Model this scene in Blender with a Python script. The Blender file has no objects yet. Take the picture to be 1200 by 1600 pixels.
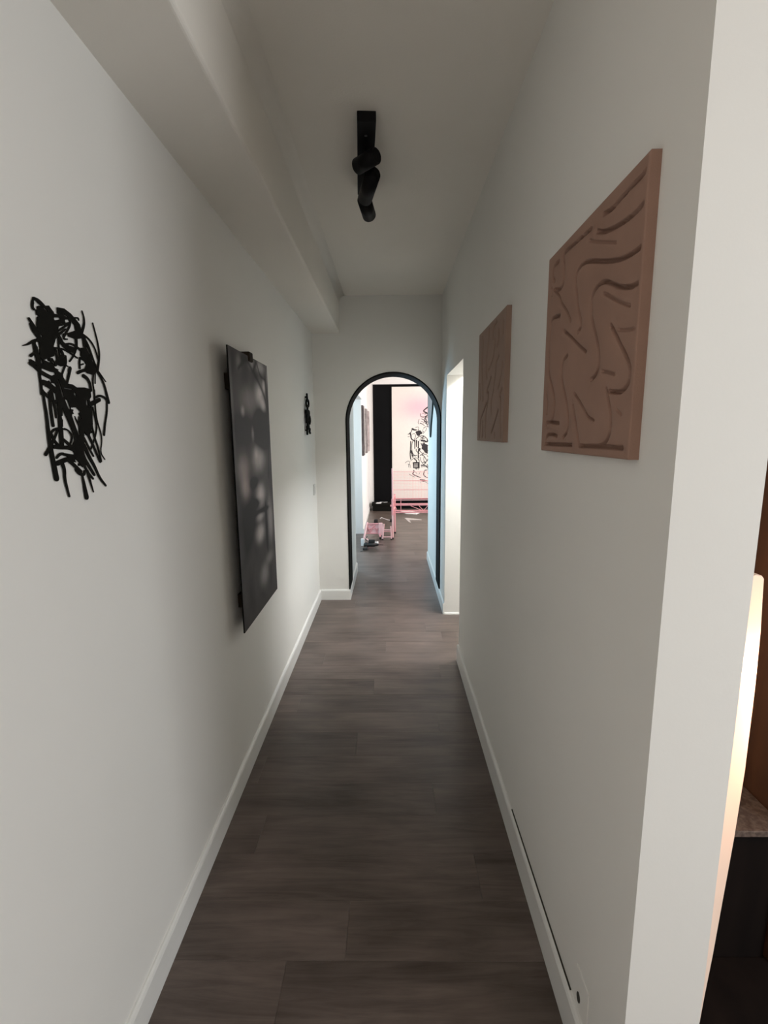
import bpy, bmesh, math, random
import numpy as np
from mathutils import Vector, Matrix
random.seed(7)
S = bpy.context.scene
COL = S.collection
PI = math.pi
CAM_M=[[0.9998797,0.0078031,0.0134034],[0.0119496,0.1633106,-0.9865023],[-0.0098867,0.9865438,0.1631977]]
# ------------------------------------------------------------------ camera
cam_d = bpy.data.cameras.new('camera'); cam = bpy.data.objects.new('camera', cam_d); COL.objects.link(cam)
cam_d.sensor_fit = 'VERTICAL'; cam_d.sensor_height = 32.0; cam_d.lens = 743.0/1600*32.0
cam_d.clip_start = 0.02; cam_d.clip_end = 60
m4 = Matrix(CAM_M).to_4x4(); m4.translation = Vector((0, 0, 1.55)); cam.matrix_world = m4
S.camera = cam
# ------------------------------------------------------------------ light
W = bpy.data.worlds.new('world'); S.world = W; W.use_nodes = True
W.node_tree.nodes['Background'].inputs[0].default_value = (0.75, 0.85, 1.0, 1)
W.node_tree.nodes['Background'].inputs[1].default_value = 0.6
S.view_settings.view_transform = 'Standard'; S.view_settings.look = 'None'
S.view_settings.gamma = 1; S.view_settings.use_curve_mapping = False
S.view_settings.exposure = 0.0

def area(name, loc, direction, sx, sy, watts, color):
    l = bpy.data.lights.new(name, 'AREA'); l.shape = 'RECTANGLE'; l.size = sx; l.size_y = sy
    l.energy = watts; l.color = color
    o = bpy.data.objects.new(name, l); COL.objects.link(o); o.location = loc
    o.rotation_euler = Vector(direction).to_track_quat('-Z', 'Y').to_euler()
    return o
area('entry_window_light', (2.66, -0.75, 1.50), (-1, 0, -0.22), 1.15, 1.15, 56, (0.94, 0.965, 1.0))
area('entry_rear_fill_light', (0.9, -2.5, 1.7), (0, 1, 0.12), 1.6, 1.2, 5, (1.0, 0.93, 0.85))  # added fill from behind the camera, lifts the ceiling; no window there
area('side_room_window_light', (1.25, 3.33, 2.69), (-0.75, 0, -1), 0.7, 0.6, 115, (0.97, 0.985, 1.0))
area('studio_window_light', (3.4, 7.9, 1.6), (-1, 0.1, 0), 2.6, 1.8, 118, (1.0, 0.96, 0.95))
area('studio_rear_light', (1.9, 5.95, 1.9), (-0.35, 1, -0.1), 1.6, 1.2, 42, (1.0, 0.95, 0.93))  # area light facing the back wall, set before a wall without an opening
lr = area('left_room_window_light', (-1.7, 7.1, 1.5), (0.35, -1, 0), 0.8, 1.3, 60, (0.45, 0.76, 1.0)); lr.data.spread = math.radians(110)
lp = bpy.data.lights.new('bar_lamp_light', 'POINT'); lp.energy = 10.0; lp.color = (1.0, 0.57, 0.34); lp.shadow_soft_size = 0.012
lo = bpy.data.objects.new('bar_lamp_light', lp); COL.objects.link(lo); lo.location = (0.80, 0.81, 1.07)

# ------------------------------------------------------------------ materials
def nodes(m):
    m.use_nodes = True; nt = m.node_tree; return nt, nt.nodes, nt.links, nt.nodes['Principled BSDF']
def mat(name, c, rough=0.6, var=0.06, scale=6.0, bump=0.0, bscale=60.0, metal=0.0, spec=0.5):
    m = bpy.data.materials.new(name); nt, N, L, b = nodes(m)
    b.inputs['Roughness'].default_value = rough; b.inputs['Metallic'].default_value = metal
    b.inputs['Specular IOR Level'].default_value = spec
    tc = N.new('ShaderNodeTexCoord'); n = N.new('ShaderNodeTexNoise'); n.inputs['Scale'].default_value = scale; n.inputs['Detail'].default_value = 4
    L.new(tc.outputs['Object'], n.inputs['Vector'])
    r = N.new('ShaderNodeValToRGB'); r.color_ramp.elements[0].position = 0.3; r.color_ramp.elements[1].position = 0.7
    r.color_ramp.elements[0].color = (*[x*(1-var) for x in c], 1); r.color_ramp.elements[1].color = (*[min(1, x*(1+var)) for x in c], 1)
    L.new(n.outputs['Fac'], r.inputs['Fac']); L.new(r.outputs['Color'], b.inputs['Base Color'])
    if bump > 0:
        n2 = N.new('ShaderNodeTexNoise'); n2.inputs['Scale'].default_value = bscale; n2.inputs['Detail'].default_value = 5
        L.new(tc.outputs['Object'], n2.inputs['Vector'])
        bp = N.new('ShaderNodeBump'); bp.inputs['Strength'].default_value = bump; bp.inputs['Distance'].default_value = 0.002
        L.new(n2.outputs['Fac'], bp.inputs['Height']); L.new(bp.outputs['Normal'], b.inputs['Normal'])
    return m
M_wall = mat('wall_paint', (0.80, 0.785, 0.742), 0.75, 0.012, 2.0, 0.06, 180, spec=0.25)
M_wall2 = mat('studio_wall_paint', (0.83, 0.81, 0.79), 0.7, 0.012, 2.0, 0.2, 160, spec=0.25)
M_ceil = mat('ceiling_paint', (0.84, 0.80, 0.73), 0.85, 0.015, 2.5, 0.35, 140, spec=0.15)
M_base = mat('baseboard_gloss_paint', (0.80, 0.795, 0.76), 0.35, 0.02, 5)
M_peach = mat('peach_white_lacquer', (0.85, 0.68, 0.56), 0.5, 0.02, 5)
M_black = mat('black_satin_paint', (0.010, 0.0095, 0.008), 0.85, 0.1, 8, 0.0, spec=0.05)
M_blackwall = mat('matt_black_wall_paint', (0.007, 0.007, 0.0075), 0.9, 0.1, 4, 0.0, spec=0.04)
M_blackmetal = mat('black_powder_coat', (0.007, 0.0065, 0.007), 0.5, 0.1, 30, 0.0, 400, spec=0.12)
M_mdf = mat('brown_fibreboard', (0.33, 0.20, 0.15), 0.7, 0.05, 9, 0.35, 350, spec=0.25)
M_mdf2 = mat('dark_brown_fibreboard', (0.33, 0.225, 0.175), 0.7, 0.05, 9, 0.35, 350, spec=0.25)
M_pink = mat('pink_enamel', (0.88, 0.38, 0.40), 0.4, 0.04, 10)
M_pinkl = mat('pale_pink_enamel', (0.92, 0.55, 0.55), 0.45, 0.04, 10)
M_paper = mat('white_paper', (0.86, 0.84, 0.84), 0.7, 0.03, 12)
M_tool = mat('black_tool_plastic', (0.016, 0.014, 0.014), 0.45, 0.2, 40, 0.2, 200)
M_steel = mat('grey_steel', (0.35, 0.35, 0.36), 0.35, 0.1, 30, metal=1.0)
M_scrap = mat('grey_offcut', (0.50, 0.45, 0.43), 0.7, 0.1, 20)
M_ink = mat('black_ink', (0.03, 0.025, 0.028), 0.8, 0.3, 8)
M_teal = mat('dark_teal_lacquer', (0.035, 0.055, 0.060), 0.4, 0.2, 20)
M_batten = mat('raw_dark_timber_batten', (0.03, 0.022, 0.015), 0.8, 0.2, 20, 0.3, spec=0.1)
M_gap = mat('dark_gap', (0.05, 0.045, 0.035), 0.9)
M_slab = mat('dark_screed', (0.03, 0.026, 0.024), 0.8)
M_plas = mat('white_switch_plastic', (0.60, 0.60, 0.57), 0.35, 0.02)

def wood(name, cdark, clight, rough, axis=0, grain=(1.2, 16, 8), spec=0.5, bump=0.15):
    m = bpy.data.materials.new(name); nt, N, L, b = nodes(m)
    b.inputs['Specular IOR Level'].default_value = spec
    tc = N.new('ShaderNodeTexCoord'); oi = N.new('ShaderNodeObjectInfo')
    mul = N.new('ShaderNodeMath'); mul.operation = 'MULTIPLY'; mul.inputs[1].default_value = 37.0; L.new(oi.outputs['Random'], mul.inputs[0])
    add = N.new('ShaderNodeVectorMath'); add.operation = 'ADD'; L.new(tc.outputs['Object'], add.inputs[0]); L.new(mul.outputs[0], add.inputs[1])
    mp = N.new('ShaderNodeMapping'); mp.inputs['Scale'].default_value = grain; L.new(add.outputs[0], mp.inputs['Vector'])
    n1 = N.new('ShaderNodeTexNoise'); n1.inputs['Scale'].default_value = 1.6; n1.inputs['Detail'].default_value = 9; n1.inputs['Roughness'].default_value = 0.68; n1.inputs['Distortion'].default_value = 1.1
    L.new(mp.outputs[0], n1.inputs['Vector'])
    mp2 = N.new('ShaderNodeMapping'); mp2.inputs['Scale'].default_value = (grain[0]*1.6, grain[1]*0.28, grain[2]*0.4); L.new(add.outputs[0], mp2.inputs['Vector'])
    n2 = N.new('ShaderNodeTexNoise'); n2.inputs['Scale'].default_value = 1.3; n2.inputs['Detail'].default_value = 5; L.new(mp2.outputs[0], n2.inputs['Vector'])
    mx = N.new('ShaderNodeMix'); mx.data_type = 'FLOAT'; mx.inputs[0].default_value = 0.5; L.new(n1.outputs['Fac'], mx.inputs[2]); L.new(n2.outputs['Fac'], mx.inputs[3])
    r = N.new('ShaderNodeValToRGB'); e = r.color_ramp.elements; e[0].position = 0.33; e[1].position = 0.68
    e[0].color = (*cdark, 1); e[1].color = (*clight, 1); L.new(mx.outputs[0], r.inputs['Fac'])
    hs = N.new('ShaderNodeHueSaturation'); mr = N.new('ShaderNodeMapRange'); mr.inputs[3].default_value = 0.93; mr.inputs[4].default_value = 1.07
    L.new(oi.outputs['Random'], mr.inputs[0]); L.new(mr.outputs[0], hs.inputs['Value']); L.new(r.outputs['Color'], hs.inputs['Color'])
    L.new(hs.outputs['Color'], b.inputs['Base Color'])
    rr = N.new('ShaderNodeMapRange'); rr.inputs[3].default_value = rough-0.06; rr.inputs[4].default_value = rough+0.1; L.new(n1.outputs['Fac'], rr.inputs[0]); L.new(rr.outputs[0], b.inputs['Roughness'])
    bp = N.new('ShaderNodeBump'); bp.inputs['Strength'].default_value = bump; bp.inputs['Distance'].default_value = 0.001
    L.new(n1.outputs['Fac'], bp.inputs['Height']); L.new(bp.outputs['Normal'], b.inputs['Normal'])
    return m
M_plank = wood('grey_brown_oak_laminate', (0.042, 0.029, 0.023), (0.180, 0.138, 0.118), 0.33)
M_darkwood = wood('dark_brown_wood', (0.035, 0.015, 0.007), (0.10, 0.045, 0.02), 0.5, grain=(8, 8, 1.5))
M_blackwood = wood('black_brown_wood', (0.004, 0.003, 0.003), (0.010, 0.007, 0.006), 0.8, grain=(8, 8, 1.5), spec=0.1)
def speckle():
    m = bpy.data.materials.new('speckled_grey_stone'); nt, N, L, b = nodes(m); b.inputs['Roughness'].default_value = 0.5
    tc = N.new('ShaderNodeTexCoord'); v = N.new('ShaderNodeTexNoise'); v.inputs['Scale'].default_value = 90; v.inputs['Detail'].default_value = 3
    L.new(tc.outputs['Object'], v.inputs['Vector']); r = N.new('ShaderNodeValToRGB'); e = r.color_ramp.elements
    e[0].position = 0.38; e[1].position = 0.66; e[0].color = (0.06, 0.045, 0.038, 1); e[1].color = (0.13, 0.105, 0.09, 1)
    L.new(v.outputs['Fac'], r.inputs['Fac']); L.new(r.outputs['Color'], b.inputs['Base Color']); return m
M_speck = speckle()
def attr_mat(name, rough, v=0.2):
    m = bpy.data.materials.new(name); nt, N, L, b = nodes(m); b.inputs['Roughness'].default_value = rough; b.inputs['Specular IOR Level'].default_value = 0.12
    a = N.new('ShaderNodeAttribute'); a.attribute_name = 'paint'
    tc = N.new('ShaderNodeTexCoord'); n = N.new('ShaderNodeTexNoise'); n.inputs['Scale'].default_value = 26; n.inputs['Detail'].default_value = 7
    L.new(tc.outputs['Object'], n.inputs['Vector']); mr = N.new('ShaderNodeMapRange'); mr.inputs[3].default_value = 1-v; mr.inputs[4].default_value = 1+v
    L.new(n.outputs['Fac'], mr.inputs[0]); mx = N.new('ShaderNodeVectorMath'); mx.operation = 'SCALE'
    L.new(a.outputs['Color'], mx.inputs[0]); L.new(mr.outputs[0], mx.inputs['Scale']); L.new(mx.outputs[0], b.inputs['Base Color']); return m
M_portrait = attr_mat('portrait_paint', 0.55)
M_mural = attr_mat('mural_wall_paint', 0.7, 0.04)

# ------------------------------------------------------------------ helpers
def obj(name, bm, m, parent=None, smooth=False):
    me = bpy.data.meshes.new(name); bmesh.ops.recalc_face_normals(bm, faces=bm.faces[:]); bm.to_mesh(me); bm.free()
    if m: me.materials.append(m)
    if smooth: me.polygons.foreach_set('use_smooth', [True]*len(me.polygons))
    o = bpy.data.objects.new(name, me); COL.objects.link(o)
    if parent: o.parent = parent; o.matrix_parent_inverse = Matrix.Identity(4); o.location = -parent.location
    return o
def box(bm, x0, x1, y0, y1, z0, z1, bev=0.0):
    t = bmesh.new(); bmesh.ops.create_cube(t, size=1)
    for v in t.verts: v.co = Vector(((x0+x1)/2+v.co.x*(x1-x0), (y0+y1)/2+v.co.y*(y1-y0), (z0+z1)/2+v.co.z*(z1-z0)))
    if bev > 0: bmesh.ops.bevel(t, geom=t.edges[:], offset=bev, segments=2, affect='EDGES', profile=0.6)
    merge(bm, t)
def merge(bm, t):
    me = bpy.data.meshes.new('t'); t.to_mesh(me); t.free(); bm.from_mesh(me); bpy.data.meshes.remove(me)
def boxes(*bs, bev=0.0):
    bm = bmesh.new()
    for b in bs: box(bm, *b, bev=bev)
    return bm
def tube(bm, p, q, r, r2=None, seg=12, bev=0.0):
    p, q = Vector(p), Vector(q); r2 = r if r2 is None else r2; t = bmesh.new()
    bmesh.ops.create_cone(t, cap_ends=True, segments=seg, radius1=r, radius2=r2, depth=(q-p).length)
    if bev > 0:
        es = [e for e in t.edges if len({round(v.co.z, 5) for v in e.verts}) == 1]
        bmesh.ops.bevel(t, geom=es, offset=bev, segments=3, affect='EDGES')
    rot = (q-p).to_track_quat('Z', 'Y').to_matrix().to_4x4()
    for v in t.verts: v.co = (p+q)/2 + rot @ v.co
    merge(bm, t)
def path_tube(bm, pts, r, seg=8):
    for a, b in zip(pts[:-1], pts[1:]): tube(bm, a, b, r, seg=seg)
def thing(name, label, cat, loc, group=None):
    o = bpy.data.objects.new(name, None); COL.objects.link(o); o.location = loc; o.empty_display_size = 0.05
    tag(o, label, cat, group); return o
def tag(o, label, cat, group=None):
    o['label'] = label; o['category'] = cat
    if group: o['group'] = group
    return o
def struct(name, bm, m, parent=None):
    o = obj(name, bm, m, parent)
    if not parent: o['kind'] = 'structure'
    return o
def seg_dist(X, Y, pl, w0=None, w1=None):
    n = len(pl)-1; L = [math.dist(pl[i], pl[i+1]) for i in range(n)]; T = sum(L) or 1; acc = 0; best = None
    for i in range(n):
        ax, ay = pl[i]; bx, by = pl[i+1]; dx, dy = bx-ax, by-ay; ll = dx*dx+dy*dy or 1e-9
        t = np.clip(((X-ax)*dx+(Y-ay)*dy)/ll, 0, 1); d = np.hypot(X-ax-t*dx, Y-ay-t*dy)
        v = (w0+(w1-w0)*(acc+t*L[i])/T)/2-d if w0 is not None else -d
        best = v if best is None else np.maximum(best, v); acc += L[i]
    return best
def poly_field(X, Y, pl):
    d = -seg_dist(X, Y, pl+[pl[0]]); ins = np.zeros(X.shape, bool); n = len(pl)
    for i in range(n):
        x1, y1 = pl[i]; x2, y2 = pl[(i+1) % n]
        if y1 == y2: continue
        c = ((y1 > Y) != (y2 > Y)) & (X < (x2-x1)*(Y-y1)/(y2-y1)+x1); ins ^= c
    return np.where(ins, d, -d)
def smooth_line(pl, k=2):
    for _ in range(k):
        out = [pl[0]]
        for a, b in zip(pl[:-1], pl[1:]):
            out += [(a[0]*.75+b[0]*.25, a[1]*.75+b[1]*.25), (a[0]*.25+b[0]*.75, a[1]*.25+b[1]*.75)]
        pl = out+[pl[-1]]
    return pl
def stencil(strokes, polys, erases, res, place, depth):
    """Cut-out sheet: strokes and areas in mm, marching squares outline, extruded along the wall normal. place(a, b, h) -> xyz"""
    allp = [p for s in strokes for p in s[0]]+[p for pl in polys for p in pl]
    x0 = min(p[0] for p in allp)-15; x1 = max(p[0] for p in allp)+15; y0 = min(p[1] for p in allp)-15; y1 = max(p[1] for p in allp)+15
    xs = np.arange(x0, x1, res); ys = np.arange(y0, y1, res); X, Y = np.meshgrid(xs, ys, indexing='ij'); F = np.full(X.shape, -9.0)
    def sub(pts, m):
        a = [p[0] for p in pts]; b = [p[1] for p in pts]
        i0 = max(0, int((min(a)-m-x0)/res)); i1 = int((max(a)+m-x0)/res)+2; j0 = max(0, int((min(b)-m-y0)/res)); j1 = int((max(b)+m-y0)/res)+2
        return slice(i0, i1), slice(j0, j1)
    for pl, w0, w1 in strokes:
        s = sub(pl, max(w0, w1)+3); F[s] = np.maximum(F[s], seg_dist(X[s], Y[s], smooth_line(pl), w0, w1))
    for pl in polys:
        s = sub(pl, 3); F[s] = np.maximum(F[s], poly_field(X[s], Y[s], pl))
    for pl, w0, w1 in erases:
        s = sub(pl, max(w0, w1)+3); F[s] = np.minimum(F[s], -seg_dist(X[s], Y[s], smooth_line(pl), w0, w1))
    bm = bmesh.new(); vd = {}
    def vert(a, b):
        k = (round(a, 3), round(b, 3))
        if k not in vd: vd[k] = bm.verts.new(place(a, b, depth))
        return vd[k]
    I, J = np.where(np.maximum.reduce([F[:-1, :-1], F[1:, :-1], F[1:, 1:], F[:-1, 1:]]) > 0)
    for i, j in zip(I.tolist(), J.tolist()):
        c = [(xs[i], ys[j], F[i, j]), (xs[i+1], ys[j], F[i+1, j]), (xs[i+1], ys[j+1], F[i+1, j+1]), (xs[i], ys[j+1], F[i, j+1])]; out = []
        for k in range(4):
            p, q = c[k], c[(k+1) % 4]
            if p[2] > 0: out.append((p[0], p[1]))
            if (p[2] > 0) != (q[2] > 0):
                t = p[2]/(p[2]-q[2]); t = min(max(t, .02), .98); out.append((p[0]+(q[0]-p[0])*t, p[1]+(q[1]-p[1])*t))
        vs = []
        for a, b in out:
            v = vert(float(a), float(b))
            if v not in vs: vs.append(v)
        if len(vs) > 2:
            try: bm.faces.new(vs)
            except ValueError: pass
    bmesh.ops.dissolve_limit(bm, angle_limit=0.01, verts=bm.verts[:], edges=bm.edges[:])
    back = bmesh.ops.extrude_face_region(bm, geom=bm.faces[:])
    off = Vector(place(0, 0, 0))-Vector(place(0, 0, depth))
    for v in [g for g in back['geom'] if isinstance(g, bmesh.types.BMVert)]: v.co += off
    return bm

# traced outlines of the wall art, in millimetres on the plane they hang on
FACE_S=[([(941.4,1806.1),(935.8,1798.6),(934.1,1789.1),(938.1,1787.0)],6.4,4.6),([(941.4,1806.1),(952.3,1805.9),(962.7,1800.8),(973.0,1793.9),(985.7,1785.8)],8.1,8.1),([(1054.7,1798.3),(1069.2,1801.5),(1069.9,1797.3)],3.5,2.9),([(1085.2,1819.3),(1090.2,1806.3),(1088.2,1791.6),(1077.4,1775.2)],2.3,7.0),([(1119.6,1802.0),(1125.6,1783.0),(1131.4,1761.8),(1133.9,1739.6),(1129.1,1721.9),(1120.3,1699.9)],2.3,5.8),([(1077.9,1770.0),(1100.5,1763.5),(1116.6,1749.9),(1123.3,1734.2),(1127.4,1721.7)],4.1,2.9),([(1077.2,1766.3),(1092.6,1753.0),(1101.4,1734.4),(1107.9,1718.8),(1117.7,1703.3)],4.6,4.6),([(1085.7,1764.3),(1080.7,1752.7),(1096.5,1740.9),(1102.2,1721.7)],4.1,3.5),([(898.0,1714.6),(911.2,1719.1),(925.5,1727.8),(941.6,1732.3)],1.7,7.0),([(921.6,1766.5),(930.8,1757.9),(938.1,1750.2)],5.2,4.1),([(926.3,1756.9),(931.1,1747.3),(944.8,1737.6)],8.7,11.6),([(914.0,1699.1),(923.6,1705.2),(931.1,1710.2)],5.2,4.1),([(912.5,1690.4),(922.7,1687.2),(931.1,1685.3)],5.2,5.2),([(910.6,1685.5),(921.5,1680.9),(931.4,1674.3)],6.4,6.4),([(929.1,1723.8),(928.8,1709.9),(933.1,1696.5),(932.0,1677.6)],10.4,10.4),([(1000.2,1771.2),(1035.9,1783.8)],4.1,4.1),([(1001.0,1761.5),(1035.6,1782.1)],3.5,3.5),([(1002.4,1755.1),(1022.8,1769.2)],4.6,2.9),([(1040.4,1786.5),(1037.4,1777.4),(1024.3,1762.8),(1014.4,1750.8)],4.1,3.5),([(1015.4,1756.9),(1013.7,1747.3),(1024.5,1749.3)],4.6,2.9),([(1001.2,1748.3),(1006.9,1737.7),(1021.4,1731.8),(1042.6,1730.2)],8.7,12.8),([(1017.2,1737.9),(1033.9,1742.5),(1049.9,1740.2),(1065.7,1734.1),(1084.8,1726.4)],4.1,5.2),([(979.8,1724.7),(1005.1,1727.4),(1025.3,1724.0),(1051.2,1715.8)],3.5,2.9),([(1052.1,1737.1),(1040.7,1719.5),(1024.6,1705.0)],3.5,2.9),([(1053.7,1761.8),(1054.1,1747.9),(1052.1,1737.1)],8.1,5.8),([(1079.3,1761.3),(1079.3,1745.3),(1088.9,1732.4),(1098.7,1719.3)],5.8,5.8),([(1059.9,1717.2),(1056.5,1706.0),(1056.0,1695.3)],4.1,4.1),([(1062.8,1717.6),(1076.8,1714.3)],4.6,4.6),([(1060.2,1703.0),(1069.4,1706.0)],2.9,2.9),([(1047.0,1684.4),(1057.8,1689.3),(1076.2,1694.3)],6.4,6.4),([(1066.3,1680.4),(1078.9,1676.4),(1086.2,1666.1),(1086.6,1651.3)],8.1,5.8),([(1102.8,1690.2),(1096.2,1670.9),(1097.6,1652.3),(1097.5,1642.9)],3.5,2.9),([(1113.8,1699.1),(1130.5,1684.0),(1140.9,1667.7),(1145.9,1648.6),(1151.1,1629.3)],3.5,8.1),([(1122.9,1696.4),(1137.2,1684.8),(1147.4,1676.2)],2.9,1.7),([(1109.9,1694.8),(1105.1,1668.0)],2.3,1.7),([(984.2,1722.2),(986.8,1709.5),(987.6,1699.7)],5.8,4.1),([(998.0,1744.4),(995.0,1727.3),(994.5,1710.7)],4.1,2.9),([(1001.5,1721.8),(1007.9,1714.4),(991.1,1705.2),(978.8,1691.8)],6.4,6.4),([(1012.9,1713.5),(1013.1,1699.9),(1003.0,1686.7),(995.9,1675.7)],4.6,3.5),([(999.9,1698.1),(1017.3,1693.7)],2.9,2.3),([(1023.5,1691.1),(1016.9,1676.5),(1008.7,1660.1)],7.5,4.6),([(931.7,1676.0),(931.4,1661.7),(932.0,1645.9),(930.6,1631.5)],5.2,5.2),([(931.1,1685.3),(953.5,1683.5),(976.4,1678.3),(992.7,1672.0)],9.9,9.9),([(963.9,1702.7),(971.3,1690.8),(974.5,1681.4)],5.2,4.1),([(970.9,1702.2),(979.1,1693.5)],3.5,2.9),([(937.7,1672.0),(948.5,1668.5),(962.0,1665.2),(978.5,1662.0)],7.5,7.5),([(938.9,1653.0),(952.4,1651.1),(969.9,1641.2)],11.6,11.6),([(931.7,1637.9),(943.9,1629.3),(965.7,1617.7)],5.8,5.8),([(934.0,1638.1),(935.2,1619.0),(937.0,1589.9),(935.8,1557.1),(937.1,1523.9),(939.8,1498.5),(942.9,1467.7)],4.6,12.8),([(951.9,1634.8),(951.4,1618.4),(950.3,1598.6),(951.6,1572.1)],5.2,7.0),([(957.0,1636.9),(961.1,1619.0),(963.3,1604.2),(962.8,1587.4)],8.7,2.9),([(977.4,1641.9),(977.9,1616.7),(975.9,1591.2),(972.6,1565.6),(970.4,1531.3)],14.5,10.4),([(987.1,1625.8),(998.2,1600.7),(1010.2,1578.4),(1020.2,1557.1),(1023.8,1529.9)],17.4,21.5),([(1008.2,1627.3),(1013.2,1610.1),(1012.7,1592.5),(1019.0,1566.0)],8.7,8.7),([(1040.8,1593.5),(1037.2,1557.1),(1029.5,1529.8),(1023.4,1511.7)],14.5,17.4),([(1011.9,1603.1),(1027.5,1582.3),(1035.9,1566.2)],4.6,4.6),([(1074.7,1618.9),(1094.4,1625.7),(1114.8,1632.8)],10.4,8.7),([(1102.8,1637.6),(1116.5,1642.5),(1135.9,1640.0),(1151.1,1629.3)],5.2,5.2),([(1144.4,1630.8),(1140.2,1606.9),(1126.3,1576.9),(1118.7,1553.2)],4.6,5.8),([(1099.2,1652.4),(1095.6,1614.4),(1096.5,1584.0),(1107.8,1557.1),(1107.6,1537.6),(1096.6,1512.5),(1111.8,1496.0)],4.1,1.7),([(1086.1,1614.0),(1095.1,1576.3),(1087.8,1553.3),(1063.4,1521.4)],4.1,2.9),([(1076.2,1576.0),(1080.5,1547.6),(1089.7,1528.2),(1096.4,1492.9)],4.1,5.2),([(1060.0,1553.4),(1074.0,1528.6),(1092.8,1491.1)],7.0,4.1),([(1043.9,1546.1),(1057.7,1523.4),(1069.9,1505.9)],5.2,4.1),([(1041.0,1529.5),(1054.4,1504.7),(1069.3,1484.8),(1083.3,1456.5),(1104.4,1435.5)],9.9,4.6),([(1028.5,1524.3),(1036.1,1501.9),(1050.7,1484.2),(1065.6,1463.9)],11.6,5.8),([(1033.4,1487.2),(1045.1,1469.5),(1059.5,1455.8)],5.8,4.6),([(1042.8,1473.4),(1048.1,1452.1),(1055.8,1426.3)],7.0,2.3),([(1023.8,1465.7),(1026.3,1446.8),(1030.0,1418.1)],4.6,12.2),([(1006.5,1479.9),(1016.0,1470.0),(1029.9,1467.0),(1032.6,1474.2)],7.5,6.4),([(921.6,1516.2),(935.9,1530.6),(950.5,1545.3),(963.9,1565.5)],7.0,4.1),([(942.9,1557.1),(951.3,1563.8),(969.2,1567.3),(991.7,1564.1),(1003.4,1555.3),(1003.9,1542.9),(991.1,1530.8)],4.6,3.5),([(942.9,1557.1),(945.9,1547.0),(956.0,1535.1),(967.2,1528.0)],5.8,5.8),([(947.8,1530.2),(962.2,1528.1),(990.4,1527.3),(1011.1,1521.3)],8.1,8.7),([(977.6,1543.3),(991.7,1534.3),(1011.1,1521.3)],5.8,5.8),([(950.0,1508.1),(962.6,1516.1),(977.5,1513.7),(998.0,1509.3),(1020.3,1510.1)],4.6,10.4),([(950.5,1497.0),(964.9,1500.5),(986.4,1504.5),(1007.2,1499.8)],9.9,8.7),([(964.3,1497.0),(969.5,1482.7),(966.4,1465.5),(970.4,1443.9),(974.1,1427.4)],8.7,4.6),([(985.8,1501.0),(1005.0,1487.3),(1019.8,1475.3)],7.5,7.5)]
FACE_P=[[(948.3,1795.6),(979.5,1804.2),(989.9,1795.6),(1004.5,1795.0),(1000.4,1785.9),(989.3,1778.5),(1003.4,1775.1),(998.4,1760.9),(1001.8,1751.7),(987.8,1742.5),(984.0,1735.3),(977.3,1724.3),(983.0,1715.5),(976.8,1707.9),(956.4,1700.0),(944.0,1695.0),(936.2,1701.7),(941.3,1718.2),(940.7,1727.5),(949.4,1738.5),(940.1,1749.1),(939.8,1759.8),(943.5,1774.5),(942.3,1786.5)],[(1004.1,1807.1),(1024.8,1809.8),(1044.9,1804.5),(1059.8,1796.0),(1072.5,1788.3),(1074.1,1772.8),(1083.3,1767.5),(1076.3,1760.8),(1052.5,1754.6),(1030.9,1755.6),(1026.7,1761.6),(1055.7,1772.6),(1054.7,1782.7),(1044.9,1789.2),(1030.7,1784.4),(1011.6,1778.5),(1000.2,1771.2),(988.7,1775.2),(990.5,1785.3),(1003.5,1789.9)],[(1014.3,1735.7),(1027.5,1736.3),(1049.3,1736.6),(1048.0,1729.4),(1036.4,1725.7),(1023.2,1727.0)],[(1066.7,1739.5),(1081.7,1742.1),(1091.3,1729.2),(1101.5,1717.9),(1111.6,1704.4),(1113.8,1699.1),(1102.1,1686.4),(1080.9,1687.6),(1070.1,1693.5),(1081.2,1705.9),(1073.8,1713.8),(1063.8,1723.1)],[(986.2,1706.1),(1002.6,1713.6),(1012.0,1708.3),(1009.8,1696.1),(996.1,1690.8),(986.4,1692.9)],[(942.3,1697.9),(955.5,1695.1),(964.6,1693.1),(972.9,1686.1),(987.1,1683.0),(976.4,1678.3),(960.1,1681.2),(944.9,1687.2)],[(981.5,1679.0),(995.3,1672.3),(1008.4,1658.3),(1024.4,1658.2),(1037.3,1653.3),(1063.4,1655.7),(1084.0,1653.9),(1084.1,1637.2),(1076.7,1630.2),(992.0,1624.4),(979.9,1642.1),(972.3,1654.7),(948.3,1653.9),(959.3,1663.2)],[(1000.6,1643.9),(1086.6,1651.3),(1077.1,1632.1),(1083.0,1613.8),(1079.3,1576.1),(1062.4,1549.6),(1051.1,1553.4),(1041.7,1566.3),(1040.1,1589.9),(1039.8,1604.3),(1029.8,1611.0),(1010.4,1610.0),(1002.8,1626.9)],[(1015.8,1548.1),(1045.2,1553.4),(1039.3,1520.3),(1031.9,1511.4),(1039.3,1486.8),(1027.1,1483.9),(1008.2,1505.2),(986.7,1506.3),(1004.3,1514.4),(1001.7,1530.5)]]
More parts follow.
